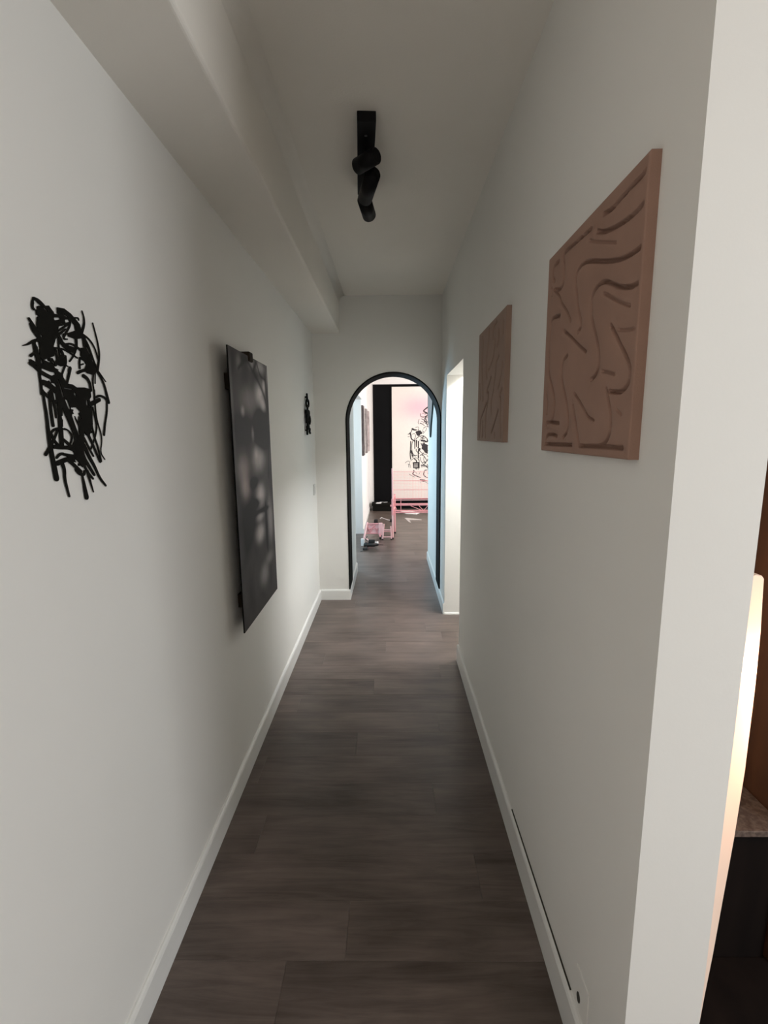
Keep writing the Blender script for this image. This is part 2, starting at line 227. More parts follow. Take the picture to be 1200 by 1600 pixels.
FACE_E=[([(943.7,1800.3),(945.7,1799.6)],9.5,9.5),([(942.8,1792.0),(944.3,1791.6)],6.5,6.5),([(965.2,1796.0),(972.7,1792.3)],4.0,3.5),([(946.1,1776.6),(946.2,1775.9)],5.0,5.0),([(934.2,1724.0),(934.9,1723.3)],8.0,7.5),([(948.1,1741.3),(949.4,1740.8)],5.0,5.0),([(993.2,1794.0),(1003.2,1794.7)],3.5,3.0),([(992.3,1782.1),(1007.9,1786.0)],5.0,3.5),([(1022.6,1797.6),(1032.6,1794.9)],3.5,3.0),([(1025.6,1785.3),(1036.7,1788.2)],5.5,4.5),([(981.0,1662.3),(986.2,1649.4),(990.6,1631.2)],4.0,6.0),([(996.3,1648.6),(1022.5,1647.5)],1.2,1.0),([(1028.7,1639.3),(1030.0,1637.6)],6.5,6.5),([(957.5,1659.8),(959.6,1658.4)],6.0,6.0),([(940.1,1646.7),(945.9,1640.8)],5.5,4.5),([(1011.5,1608.3),(1026.3,1607.3),(1039.8,1588.1)],3.5,4.0),([(1015.5,1592.6),(1024.6,1566.1),(1028.0,1553.5)],9.0,5.5),([(1067.0,1625.8),(1066.6,1620.3)],7.0,7.0),([(1074.2,1616.1),(1074.7,1615.2)],5.0,5.0),([(997.2,1624.8),(1005.1,1609.7)],4.5,7.0),([(1017.1,1601.5),(1030.0,1580.6)],3.5,2.5),([(963.5,1673.5),(973.2,1673.8)],6.0,5.0),([(980.7,1589.7),(981.1,1586.3)],4.0,4.0),([(977.1,1569.1),(996.0,1558.8)],1.5,1.5),([(1007.2,1499.8),(1017.0,1492.0)],5.0,3.5),([(973.3,1519.1),(1004.3,1514.4)],4.5,4.5)]
BIG_G=[[(901.7,1989.8),(922.5,1986.6),(956.5,1987.1),(993.1,1985.6),(1028.0,1981.9),(1067.3,1988.7)],[(899.4,1939.7),(918.4,1935.2),(948.7,1934.7),(986.0,1938.0),(1022.4,1943.8),(1062.1,1953.3),(1094.9,1967.0)],[(1127.5,1985.0),(1177.9,1987.9),(1229.7,1989.7),(1279.5,1993.0),(1297.2,1986.7),(1282.9,1965.6),(1283.1,1940.6),(1284.0,1920.7),(1301.6,1910.5),(1347.5,1922.1)],[(1328.1,1985.6),(1361.0,1987.3),(1372.1,1976.2),(1369.7,1959.4),(1355.0,1945.6)],[(1132.8,1963.3),(1069.7,1936.8),(999.3,1910.0)],[(900.9,1867.0),(926.8,1866.5),(959.1,1869.4),(994.3,1876.5),(1053.2,1893.2),(1108.8,1913.8),(1150.7,1925.5),(1184.4,1925.2),(1202.0,1913.2),(1202.6,1894.5),(1188.8,1867.0),(1181.1,1837.0),(1169.3,1820.4),(1153.9,1798.6),(1157.8,1783.5),(1172.8,1779.6)],[(899.3,1807.9),(922.0,1808.2),(950.9,1814.6),(977.6,1823.2),(1001.7,1835.0),(1042.3,1852.9),(1067.9,1854.2),(1091.1,1849.1),(1102.8,1834.9),(1101.9,1817.4),(1098.6,1795.1),(1081.4,1769.9),(1064.2,1743.1),(1050.2,1717.4),(1044.4,1695.4),(1049.4,1677.0),(1063.6,1666.9),(1081.9,1662.3)],[(1038.7,1828.3),(997.5,1807.2),(964.1,1790.7),(925.0,1776.1)],[(1374.5,1932.4),(1372.1,1915.4)],[(1356.1,1923.2),(1303.0,1892.8),(1297.7,1878.6),(1256.9,1850.9),(1232.5,1828.1),(1220.5,1815.7)],[(1300.6,1845.0),(1341.2,1851.8),(1370.1,1849.0),(1370.2,1819.2),(1374.4,1787.2),(1373.3,1748.4),(1367.7,1708.7),(1341.6,1678.1),(1316.4,1648.5),(1307.6,1615.2),(1312.4,1590.8),(1327.4,1577.4)],[(1264.2,1800.5),(1211.3,1775.3),(1168.6,1750.9),(1116.7,1726.1)],[(1233.3,1736.3),(1261.3,1729.2),(1268.7,1702.0),(1256.5,1669.7),(1229.7,1636.6),(1215.2,1610.3),(1204.5,1584.6),(1201.2,1561.7),(1212.8,1543.9),(1233.6,1536.0)],[(1000.5,1757.0),(977.4,1736.6),(952.1,1710.8),(928.3,1688.0),(911.7,1668.9),(907.5,1653.6),(912.6,1635.6),(930.9,1624.0),(960.7,1624.6),(988.4,1628.9)],[(965.2,1741.9),(931.2,1734.0),(898.3,1730.8)],[(1026.0,1673.0),(993.9,1666.0),(968.2,1659.9)],[(1002.4,1634.2),(993.4,1615.0),(981.2,1595.8),(973.5,1575.0),(972.8,1554.5),(979.3,1535.9),(996.6,1523.0),(1026.0,1517.9)],[(1171.7,1639.6),(1130.3,1615.2),(1096.8,1590.3),(1078.0,1578.2),(1052.7,1574.1)],[(1177.5,1610.7),(1164.0,1585.7),(1146.4,1553.7),(1128.5,1517.6)],[(1372.1,1515.9),(1174.1,1517.7)],[(1128.5,1517.6),(1020.9,1518.1),(917.2,1518.0)],[(1382.7,1656.6),(1369.9,1630.0),(1370.4,1601.4)],[(1370.1,1566.9),(1371.7,1578.4),(1269.3,1572.0)],[(1367.9,1518.9),(1366.0,1537.9),(1331.4,1545.1),(1280.4,1538.3)],[(946.9,1590.1),(928.7,1581.4)]]
SMALL_G=[[(2345.8,1999.5),(2327.1,1946.8),(2351.0,1841.3),(2317.7,1773.3),(2308.5,1699.0)],[(2197.0,2000.0),(2210.4,1935.1),(2248.3,1880.9),(2241.5,1827.5),(2225.5,1790.5)],[(2047.4,1996.3),(2113.6,1990.8),(2117.4,1943.1)],[(2080.2,1928.1),(2080.8,1888.2),(2125.2,1846.0),(2196.1,1821.8)],[(2006.0,1956.6),(2001.3,1921.3),(2025.0,1894.6)],[(1930.8,1970.5),(1933.8,1930.7)],[(1992.6,1854.3),(2045.2,1834.7),(2041.0,1802.2),(2064.9,1764.7),(2088.5,1717.6),(2124.4,1678.2),(2107.4,1626.4)],[(1927.3,1818.0),(1931.9,1788.5),(1961.8,1753.7),(1993.9,1725.6)],[(2138.0,1785.1),(2177.3,1759.4),(2229.8,1733.7),(2172.9,1724.6),(2189.5,1682.3),(2229.5,1640.1),(2227.0,1526.9)],[(1922.8,1719.2),(1972.0,1696.2),(1935.5,1685.7),(1935.5,1619.8),(1923.7,1529.5)],[(2223.0,1679.9),(2301.0,1638.5),(2361.1,1612.3),(2363.6,1525.8)],[(1982.5,1637.6),(2033.3,1594.8),(2097.6,1549.4)],[(2036.7,1545.2),(2034.5,1528.5)],[(2394.9,1780.9),(2372.9,1708.0)],[(2301.3,1601.3),(2300.1,1531.0)]]
MURAL_S=[([(458.4,1631.2),(497.0,1611.7),(535.7,1611.3)],36.8,24.6),([(410.0,1545.8),(429.3,1507.3),(429.3,1440.3),(477.8,1401.4),(506.9,1381.9)],30.7,19.6),([(545.4,1563.5),(574.6,1505.9),(593.9,1515.3)],49.1,36.8),([(371.2,1527.0),(419.6,1545.7),(458.4,1631.2)],14.7,14.7),([(366.3,1479.2),(400.2,1478.9)],7.4,7.4),([(526.2,1429.7),(594.0,1486.6),(671.4,1500.2),(749.1,1446.7),(768.8,1389.0)],12.3,12.3),([(506.9,1410.7),(507.0,1237.4)],22.1,17.2),([(540.8,1400.8),(541.0,1275.7)],27.0,17.2),([(579.7,1381.2),(579.9,1256.0)],24.6,22.1),([(642.7,1399.8),(710.6,1389.5),(749.5,1369.9)],36.8,24.6),([(633.1,1342.2),(662.5,1274.5)],17.2,17.2),([(424.4,1382.7),(419.4,1218.9),(409.6,1131.9),(424.1,1025.0)],19.6,19.6),([(458.3,1382.4),(438.9,1267.0),(458.3,1141.2),(516.8,1082.4)],12.3,12.3),([(429.1,1189.8),(468.1,1073.2)],31.9,19.6),([(438.8,1092.9),(555.8,1101.5)],14.7,9.8),([(419.2,986.1),(458.3,1024.7),(526.6,1062.9),(595.0,1013.7),(604.9,974.6)],7.4,7.4),([(311.6,948.1),(350.8,986.7),(409.4,981.3),(389.8,927.9)],7.4,7.4),([(370.2,918.3),(414.3,917.9),(414.2,849.5)],9.8,7.4),([(384.9,908.4),(379.9,859.6)],7.4,7.4),([(765.3,2058.3),(708.0,2016.6),(669.7,1979.4),(746.7,1950.4)],27.0,19.6),([(621.8,1932.8),(622.0,1876.2),(679.8,1856.7),(727.8,1884.5),(766.2,1893.6)],12.3,12.3),([(593.3,1819.7),(564.5,1753.7),(593.5,1724.9)],9.8,7.4),([(641.4,1828.7),(689.6,1809.3),(747.6,1751.8),(762.3,1704.2)],12.3,12.3),([(612.7,1743.7),(651.3,1733.8),(699.7,1695.4)],14.7,9.8),([(727.8,1884.5),(718.3,1846.8),(747.5,1789.8)],17.2,12.3),([(516.3,1659.2),(574.3,1677.6),(593.6,1639.3),(564.7,1611.0)],7.4,7.4),([(671.3,1533.6),(729.0,1599.9),(748.1,1647.3)],7.4,4.9),([(614.3,1100.9),(663.0,1119.9),(712.0,1061.2),(751.3,992.8)],14.7,12.3),([(624.2,1062.0),(624.4,993.9),(673.4,925.3)],12.3,9.8),([(692.4,1071.1),(683.0,993.4),(732.1,924.7)],9.8,9.8),([(634.4,906.1),(751.8,885.5)],12.3,12.3),([(644.2,876.7),(693.0,925.1),(761.8,846.3)],12.3,12.3),([(770.7,1021.8),(751.4,973.3),(693.0,925.1)],14.7,12.3),([(604.3,1197.8),(653.2,1139.3),(750.7,1109.3)],12.3,12.3),([(708.7,1846.9),(689.7,1771.4),(728.4,1733.1)],9.8,9.8),([(660.3,1932.4),(708.3,1950.8),(761.2,1921.9)],9.8,9.8),([(458.4,1526.2),(497.1,1544.9),(526.2,1506.4),(516.5,1458.6),(487.5,1420.5)],8.6,8.6),([(486.5,797.0),(495.3,762.0),(442.9,723.2),(617.5,647.4)],19.2,17.5),([(390.6,723.7),(416.8,701.6),(504.0,657.1)],8.7,7.0),([(696.4,576.6),(775.3,523.2)],8.7,7.0),([(704.3,777.6),(678.4,708.0),(731.0,655.1),(765.9,646.1)],17.5,17.5),([(712.9,794.9),(756.4,803.2)],17.5,14.0),([(521.4,761.8),(556.3,717.9)],7.0,5.2),([(617.2,769.7),(591.2,708.8)],7.0,5.2),([(626.5,559.6),(635.4,515.7)],5.2,3.5)]
MURAL_P=[[(584.8,1256.0),(633.4,1236.2),(594.7,1178.6),(585.0,1120.6),(595.0,1042.8),(565.7,1052.8),(570.2,1217.5)],[(662.2,1351.6),(769.2,1312.0),(770.1,1128.5),(721.3,1148.4),(672.4,1216.5),(643.2,1226.5)],[(749.1,1446.7),(768.6,1427.4),(768.9,1360.1),(749.5,1369.9)],[(559.9,1596.8),(622.7,1600.9),(661.6,1533.7),(593.9,1515.3),(564.8,1534.7)],[(463.2,961.3),(604.9,969.8),(605.2,838.0),(473.0,839.1)],[(600.2,612.5),(713.7,602.7),(775.1,567.1),(713.9,576.4),(687.7,559.1),(635.2,577.1)]]
MURAL_E=[([(492.5,926.9),(565.9,928.2)],9.8,9.8),([(492.5,897.6),(565.9,898.9)],9.8,9.8),([(492.6,868.3),(566.0,869.6)],9.8,9.8)]
PAINT_B=[(2.336,1.741,0.08,0.052,0.28),(2.388,1.69,0.046,0.029,0.2),(2.155,1.702,0.136,0.057,0.09),(2.05,1.649,0.025,0.021,0.16),(2.329,1.573,0.109,0.08,-0.3),(2.402,1.625,0.037,0.019,0.06),(2.046,1.571,0.122,0.062,-0.07),(2.26,1.438,0.099,0.059,0.22),(2.183,1.555,0.023,0.031,0.13),(2.014,1.406,0.079,0.061,0.13),(2.209,1.865,0.047,0.025,0.14),(2.361,1.869,0.081,0.029,0.17),(2.415,1.784,0.026,0.034,0.26),(2.027,1.848,0.033,0.033,0.06),(1.918,1.686,0.017,0.193,0.05),(2.474,1.851,0.02,0.06,0.12),(2.338,1.75,0.032,0.014,0.12),(2.217,1.467,0.032,0.027,0.1),(2.264,1.266,0.072,0.05,0.3),(2.031,1.323,0.065,0.049,0.14),(2.195,1.238,0.085,0.019,-0.14),(2.286,1.186,0.11,0.011,-0.16),(2.235,1.164,0.063,0.022,0.2),(2.219,1.086,0.073,0.044,0.24),(2.417,1.121,0.053,0.116,0.13),(2.254,0.87,0.08,0.054,0.11),(2.368,0.929,0.071,0.031,0.08),(2.062,1.162,0.12,0.117,-0.04),(2.339,1.098,0.015,0.092,-0.2),(2.161,1.332,0.066,0.024,-0.1)]
PAINT_D=[([(2297.2,1882.0),(2233.0,1835.1),(2329.6,1794.0),(2407.7,1746.8),(2456.8,1693.9),(2468.8,1627.4)],9),([(2076.3,1870.3),(2145.5,1876.7),(2233.0,1835.1)],9),([(2021.7,1820.2),(2116.2,1868.3)],7),([(2312.2,1875.4),(2353.1,1827.7),(2440.2,1819.2)],5),([(2470.4,1878.6),(2448.9,1768.8),(2488.1,1676.3),(2421.3,1336.9)],6)]
METAL_S=[([(3858.0,1858.2),(3867.4,1830.0)],22,22),([(3865.1,1819.3),(3816.2,1802.9),(3804.2,1781.4),(3853.3,1763.2),(3917.5,1772.0),(3932.2,1788.9),(3918.7,1814.9),(3865.1,1819.3)],16,16),([(3868.3,1761.3),(3862.1,1731.9)],26,26),([(3799.6,1723.8),(3931.3,1724.2),(3927.9,1707.9),(3847.1,1696.8),(3804.8,1676.9),(3799.3,1650.5)],34,34),([(3955.8,1687.1),(3983.0,1660.5),(3945.3,1637.7)],24,24),([(3878.3,1697.9),(3863.0,1625.3)],34,34),([(3847.4,1625.0),(3899.7,1612.4)],26,26),([(3819.2,1600.7),(3817.9,1558.2)],30,30),([(3857.3,1598.5),(3967.7,1588.6),(3908.0,1575.9),(3953.0,1558.2)],18,18)]
# ================================================================== SETTING
XL, XR, YF, ZC = -0.672, 0.460, 4.31, 2.715
struct('wall_left', boxes((-0.82, XL, -2.6, YF, 0, ZC)), M_wall)
struct('wall_right', boxes((XR, 0.607, 0.775, 3.07, 0, ZC), (XR, 0.607, 3.07, 3.925, 2.003, ZC)), M_wall)
struct('wall_right_far', boxes((XR, 2.75, 3.925, 5.75, 0, ZC)), M_wall)
struct('wall_side_room', boxes((0.607, 2.75, 2.80, 2.90, 0, ZC), (2.65, 2.75, 2.90, 3.925, 0, ZC)), M_wall)
# arch wall: flat wall with a round-headed opening
ACX, AR, AZ = 0.033, 0.427, 1.655
bm = bmesh.new(); N_ARC = 40
arc = [(ACX+AR*math.cos(t), AZ+AR*math.sin(t)) for t in [PI-PI*i/N_ARC for i in range(N_ARC+1)]]
box(bm, -0.82, ACX-AR, YF, YF+0.29, 0, AZ)
for (a, b) in zip(arc[:-1], arc[1:]):
    vs = [bm.verts.new((x, y, z)) for y in (YF, YF+0.29) for x, z in (a, b, (b[0], ZC), (a[0], ZC))]
    for f in ((0, 1, 2, 3), (4, 5, 6, 7), (0, 1, 5, 4), (2, 3, 7, 6)): bm.faces.new([vs[k] for k in f])
box(bm, -0.82, ACX-AR, YF, YF+0.29, AZ, ZC)
struct('wall_arch', bm, M_wall)
# black lining of the arch
bm = bmesh.new(); prof = [(ACX-AR, 0.10)]+arc+[(ACX+AR, 0.10)]; th = 0.011
inn = [(ACX-AR+th, 0.10)]+[(ACX+(AR-th)*math.cos(t), AZ+(AR-th)*math.sin(t)) for t in [PI-PI*i/N_ARC for i in range(N_ARC+1)]]+[(ACX+AR-th, 0.10)]
y0, y1 = YF-0.004, YF+0.30
out = [(x-0.001, z) for x, z in prof]
for k in range(len(prof)-1):
    q = [bm.verts.new((p[0], y, p[1])) for y in (y0, y1) for p in (prof[k], prof[k+1], inn[k+1], inn[k])]
    for f in ((0, 1, 2, 3), (4, 5, 6, 7), (3, 2, 6, 7), (0, 1, 5, 4)): bm.faces.new([q[i] for i in f])
bmesh.ops.remove_doubles(bm, verts=bm.verts[:], dist=0.0001)
struct('trim_1', bm, M_black)
# passage behind the arch, studio
XT = -0.392
struct('wall_passage_left', boxes((-0.54, XT, YF+0.29, 5.255, 0, ZC), (-0.54, XT-0.02, 5.255, 7.30, 2.055, ZC)), M_wall)
struct('wall_studio_left', boxes((-0.56, -0.43, 7.30, 9.80, 0, ZC), (-2.5, -0.56, 7.30, 7.42, 0, ZC)), M_wall2)
struct('wall_left_room', boxes((-2.6, -2.5, 5.1, 7.42, 0, ZC), (-2.5, -0.54, 5.0, 5.1, 0, ZC)), M_wall)
struct('wall_studio_back', boxes((-0.56, 3.9, 9.80, 9.92, 0, ZC)), M_wall2)
struct('wall_studio_right', boxes((3.8, 3.9, 5.75, 9.8, 0, ZC)), M_wall2)
struct('trim_2', boxes((-0.43, 3.8, 9.765, 9.80, 2.625, ZC), (-0.43, 3.8, 9.75, 9.80, 2.60, 2.625)), M_wall2)
struct('ceiling', boxes((-2.6, 3.9, -2.6, 9.92, ZC, ZC+0.1)), M_ceil)
XE, ZE = -0.428, 2.41
prof = [(XL-0.01, ZE)]+[(XE-0.012+0.012*math.sin(PI/2*i/4), ZE+0.012-0.012*math.cos(PI/2*i/4)) for i in range(5)]
prof += [(XE+0.055-0.055*math.cos(PI/2*i/10), ZC-0.0545+0.055*math.sin(PI/2*i/10)) for i in range(11)]+[(XL-0.01, ZC+0.0005)]
bm = bmesh.new(); va = [bm.verts.new((x, -2.6, z)) for x, z in prof]; vb = [bm.verts.new((x, YF, z)) for x, z in prof]; n = len(prof)
for i in range(n):
    f = bm.faces.new([va[i], va[(i+1) % n], vb[(i+1) % n], vb[i]]); f.smooth = 6 <= i <= 16
bm.faces.new(va); bm.faces.new(vb)
struct('trim_3', bm, M_ceil)      # boxed-in duct along the left edge of the ceiling
# entry room behind the camera
struct('wall_entry_back', boxes((-0.82, 2.85, -2.7, -2.6, 0, ZC)), M_wall)
struct('wall_entry_right', boxes((2.75, 2.85, -2.6, -1.40, 0, ZC), (2.75, 2.85, -0.10, 2.80, 0, ZC), (2.75, 2.85, -1.40, -0.10, 0, 0.85), (2.75, 2.85, -1.40, -0.10, 2.15, ZC)), M_wall)
struct('window_1', boxes((2.76, 2.81, -1.40, -1.34, 0.85, 2.15), (2.76, 2.81, -0.16, -0.10, 0.85, 2.15), (2.76, 2.81, -1.34, -0.16, 0.85, 0.91), (2.76, 2.81, -1.34, -0.16, 2.09, 2.15), (2.77, 2.80, -0.78, -0.72, 0.91, 2.09)), M_base)
# floor slab and laid boards
floor = struct('floor', boxes((-2.6, 3.9, -2.7, 9.92, -0.12, -0.0085)), M_slab)
PW, PL = 0.183, 1.22
pb = bmesh.new(); box(pb, -PL/2+0.0002, PL/2-0.0002, -PW/2+0.0002, PW/2-0.0002, -0.008, 0.0)
es = [e for e in pb.edges if all(v.co.z > -0.001 for v in e.verts)]
bmesh.ops.bevel(pb, geom=es, offset=0.0005, segments=1, affect='EDGES')
plank0 = obj('plank', pb, M_plank, floor); first = True
r0 = -7
for r in range(-7, 47):
    yc = 1.179+PW*(r+0.5)
    if r == 0: j = -0.145
    elif r == 13: j = 0.277
    elif r == 1: j = 0.30
    elif r == 2: j = -0.52
    else: j = (r*0.43+0.11) % PL
    if yc < 5.6: xa, xb = -0.70, (0.62 if 0.775 < yc < 2.9 else 1.7)
    else: xa, xb = -1.0, 1.7
    k = math.floor((xa-j)/PL)
    while j+k*PL < xb:
        o = plank0 if first else plank0.copy()
        if not first: COL.objects.link(o)
        o.parent = floor; o.location = (j+(k+0.5)*PL, yc, 0); first = False; k += 1
def skirting(name, runs, h, t, gap=False):
    bm = bmesh.new()
    for (x0, y0, x1, y1, nx, ny) in runs:     # wall-foot line and the normal into the room
        prof = [(0, 0), (t, 0), (t, h-0.012), (t*0.75, h-0.004), (t*0.4, h), (0, h)]
        va = [bm.verts.new((x0+nx*p, y0+ny*p, z)) for p, z in prof]; vb = [bm.verts.new((x1+nx*p, y1+ny*p, z)) for p, z in prof]
        n = len(prof)
        for i in range(n): bm.faces.new([va[i], va[(i+1) % n], vb[(i+1) % n], vb[i]])
        bm.faces.new(va); bm.faces.new(vb)
    return struct(name, bm, M_base)
skirting('baseboard_left', [(XL, -2.6, XL, YF, 1, 0)], 0.10, 0.014)
bsr = skirting('baseboard_right', [(XR, 0.775, XR, 3.07, -1, 0)], 0.12, 0.013)
obj('dark_gap', boxes((XR-0.0045, XR-0.0005, 1.02, 1.62, 0.1195, 0.1225)), M_gap, bsr)
skirting('baseboard_arch', [(XL+0.014, YF, ACX-AR+0.012, YF, 0, -1), (ACX-AR, YF-0.012, ACX-AR, YF+0.30, 1, 0), (XT, YF+0.30, XT, 5.255, 1, 0)], 0.10, 0.014)
skirting('baseboard_right_far', [(XR, 3.925, XR, 5.75, -1, 0)], 0.10, 0.013)
skirting('baseboard_side_room', [(XR, 3.925, 2.65, 3.925, 0, -1)], 0.016, 0.010)
skirting('baseboard_studio', [(-0.43, 7.30, -0.43, 9.80, 1, 0)], 0.08, 0.013)

# ================================================================== ART ON THE LEFT WALL
bm = stencil(FACE_S, FACE_P, FACE_E, 0.8, lambda a, b, h: (XL+0.003+h, a/1000, b/1000), 0.002)
t = thing('metal_wall_sculpture', 'black cut-out face made of tangled brush-like strokes, nearest the camera on the left wall', 'wall art', (XL, 1.03, 1.61))
obj('cutout_face', bm, M_black, t)
for y, z in ((0.965, 1.70), (1.075, 1.56), (1.02, 1.49), (0.97, 1.62)):
    bm = bmesh.new(); tube(bm, (XL-0.003, y, z), (XL+0.004, y, z), 0.003, seg=10); obj('standoff', bm, M_black, t)
bm = stencil(METAL_S, [], [], 1.5, lambda a, b, h: (XL+0.012+h, a/1000, b/1000), 0.012)
t = thing('metal_wall_sculpture', 'small dark twisted metal piece of linked loops high on the left wall near the arch', 'wall art', (XL, 3.87, 1.71))
obj('looped_strip', bm, M_black, t)
for y, z in ((3.865, 1.84), (3.83, 1.58)):
    bm = bmesh.new(); tube(bm, (XL-0.003, y, z), (XL+0.013, y, z), 0.006, seg=10); obj('standoff', bm, M_black, t)

t = thing('portrait_painting', 'tall dark grey painted portrait of a face on a board standing off the left wall', 'painting', (XL, 2.195, 0.717))
NY, NZ = 120, 236; Y0, Y1, Z0, Z1, XP = 1.903, 2.495, 0.717, 1.893, -0.622
ys = np.linspace(Y0, Y1, NY+1); zs = np.linspace(Z0, Z1, NZ+1); YY, ZZ = np.meshgrid(ys, zs, indexing='ij')
A = np.full(YY.shape, 0.062)+0.015*np.sin(YY*37+np.sin(ZZ*9)*2)*np.sin(ZZ*13)
for (y, z, ry, rz, a) in PAINT_B: A += a*2.1*np.exp(-(((YY-y)/ry)**2+((ZZ-z)/rz)**2)**1.25*1.1)
for pl, w in PAINT_D:
    d = seg_dist(YY*1000, ZZ*1000, smooth_line(pl)); A = A*(1-0.8*np.exp(-(d/(w*1.5))**2))
A = np.clip(A, 0.02, 0.75)
verts = [(XP, float(YY[i, j]), float(ZZ[i, j])) for i in range(NY+1) for j in range(NZ+1)]
faces = [(i*(NZ+1)+j, (i+1)*(NZ+1)+j, (i+1)*(NZ+1)+j+1, i*(NZ+1)+j+1) for i in range(NY) for j in range(NZ)]
me = bpy.data.meshes.new('painted_face'); me.from_pydata(verts, [], faces)
ca = me.color_attributes.new('paint', 'FLOAT_COLOR', 'POINT'); buf = np.ones((len(verts), 4), np.float32); a_ = A.ravel()
warm = np.exp(-((YY-2.06)/0.12)**2-((ZZ-1.33)/0.28)**2).ravel()
buf[:, 0] = a_*(1.03+0.12*warm); buf[:, 1] = a_*0.955; buf[:, 2] = a_*(0.955-0.03*warm); ca.data.foreach_set('color', buf.ravel())
me.materials.append(M_portrait); po = bpy.data.objects.new('painted_face', me); COL.objects.link(po); po.parent = t; po.location = -t.location
obj('board', boxes((XP-0.006, XP-0.0006, Y0, Y1, Z0, Z1)), M_black, t)
for y0, y1, z0, z1 in ((Y0+0.085, Y1-0.02, 1.735, 1.80), (Y0+0.085, Y1-0.02, 0.80, 0.86)): obj('batten', boxes((XL-0.001, XP-0.006, y0, y1, z0, z1), bev=0.002), M_batten, t)
obj('hanging_knob', boxes((XL+0.002, XP+0.008, 2.17, 2.225, 1.87, 1.912), bev=0.006), M_batten, t)

sw = thing('light_switch', 'small white light switch on the left wall beside the corner by the arch', 'light switch', (XL, 4.16, 1.065))
obj('switch_plate', boxes((XL-0.001, XL+0.009, 4.12, 4.20, 1.02, 1.115), bev=0.003), M_plas, sw)
obj('rocker', boxes((XL+0.008, XL+0.013, 4.137, 4.183, 1.037, 1.098), bev=0.002), M_plas, sw)

# ================================================================== CARVED PANELS ON THE RIGHT WALL
def carved(label, y0, y1, z0, z1, grooves, m, wg, soft, faint={}):
    t = thing('carved_panel', label, 'wall art', (XR, (y0+y1)/2, z0)); th = 0.020
    res = 0.0015; ny = int((y1-y0)/res); nz = int((z1-z0)/res)
    ys = np.linspace(y0, y1, ny+1); zs = np.linspace(z0, z1, nz+1); YY, ZZ = np.meshgrid(ys, zs, indexing='ij'); D = np.zeros(YY.shape)
    for gi, pl in enumerate(grooves):
        g = faint.get(gi, 1.0)
        d = -seg_dist(YY*1000, ZZ*1000, smooth_line(pl, 3))
        D = np.maximum(D, np.maximum(0.0170*g*np.clip((wg*(0.6+0.4*g)-d)/(wg*0.3), 0, 1), 0.0025*g*np.exp(-(d/soft)**2)))
    edge = np.minimum.reduce([YY-y0, y1-YY, ZZ-z0, z1-ZZ]); D *= np.clip((edge-0.008)/0.008, 0, 1); D += 0.002*np.clip(1-edge/0.003, 0, 1)
    X = XR-th+D
    verts = np.stack([X, YY, ZZ], -1).reshape(-1, 3).tolist(); q = nz+1
    faces = [(i*q+j, (i+1)*q+j, (i+1)*q+j+1, i*q+j+1) for i in range(ny) for j in range(nz)]
    n0 = len(verts); verts += [(XR+0.001, y0, z0), (XR+0.001, y1, z0), (XR+0.001, y1, z1), (XR+0.001, y0, z1)]
    faces += [[n0, n0+1]+[i*q for i in range(ny, -1, -1)], [n0+2, n0+3]+[i*q+nz for i in range(ny+1)], [n0+3, n0]+[j for j in range(nz+1)], [n0+1, n0+2]+[ny*q+j for j in range(nz, -1, -1)], [n0, n0+3, n0+2, n0+1]]
    me = bpy.data.meshes.new('carved_board'); me.from_pydata(verts, [], faces); me.materials.append(m)
    b = bmesh.new(); b.from_mesh(me); bmesh.ops.recalc_face_normals(b, faces=b.faces[:]); b.to_mesh(me); b.free()
    me.polygons.foreach_set('use_smooth', [True]*(ny*nz)+[False]*5)
    o = bpy.data.objects.new('carved_board', me); COL.objects.link(o); o.parent = t; o.location = -t.location
    return t
carved('square brown board with carved flowing waves, nearest the camera on the right wall', 0.889, 1.403, 1.497, 2.015, BIG_G, M_mdf, 4.9, 14, {4: .3, 7: .4, 9: .6, 11: .7, 14: .3, 15: .4, 17: .6, 24: .3})
carved('square brown board carved with upright grain-like grooves, on the right wall nearer the doorway', 1.881, 2.432, 1.510, 2.018, SMALL_G, M_mdf2, 6.5, 12)

# wall outlet patch low on the right wall
t = thing('cable_outlet', 'small flush grey cable outlet with dark hole low on the right wall above the baseboard', 'outlet', (XR, 0.965, 0.19))
obj('cover_plate', boxes((XR-0.003, XR+0.001, 0.925, 0.995, 0.150, 0.238), bev=0.0012), M_wall, t)
bm = bmesh.new(); tube(bm, (XR-0.0045, 0.972, 0.166), (XR+0.001, 0.972, 0.166), 0.009, seg=16)
for v in bm.verts: v.co.z = 0.166+(v.co.z-0.166)*1.5
obj('cable_hole', bm, M_gap, t)

# ================================================================== CEILING SPOTLIGHT
t = thing('ceiling_spotlight', 'black track bar with three cylinder spots turned different ways on the corridor ceiling', 'ceiling light', (-0.09, 2.23, ZC))
bm = boxes((-0.035, 0.035, 0.0, 0.548, ZC-0.035, ZC+0.001), bev=0.003)
bmesh.ops.rotate(bm, verts=bm.verts[:], cent=(0, 0, 0), matrix=Matrix.Rotation(math.radians(3.6), 3, 'Z')); bmesh.ops.translate(bm, verts=bm.verts[:], vec=(-0.076, 1.955, 0))
obj('track_bar', bm, M_blackmetal, t)
def spot(base, c0, c1, r=0.029):
    bm = bmesh.new(); tube(bm, c0, c1, r, seg=28, bev=0.004); obj('spot_head', bm, M_blackmetal, t, True)
    c = (Vector(c0)+Vector(c1))/2; bm = bmesh.new(); tube(bm, (base[0], base[1], ZC-0.034), (c.x, c.y, c.z), 0.008, seg=12); obj('swivel_arm', bm, M_blackmetal, t)
    d = (Vector(c1)-Vector(c0)).normalized(); e = Vector(c1); bm = bmesh.new(); tube(bm, e-d*0.002, e+d*0.0008, r*0.8, seg=24); obj('lens', bm, M_blackmetal, t)
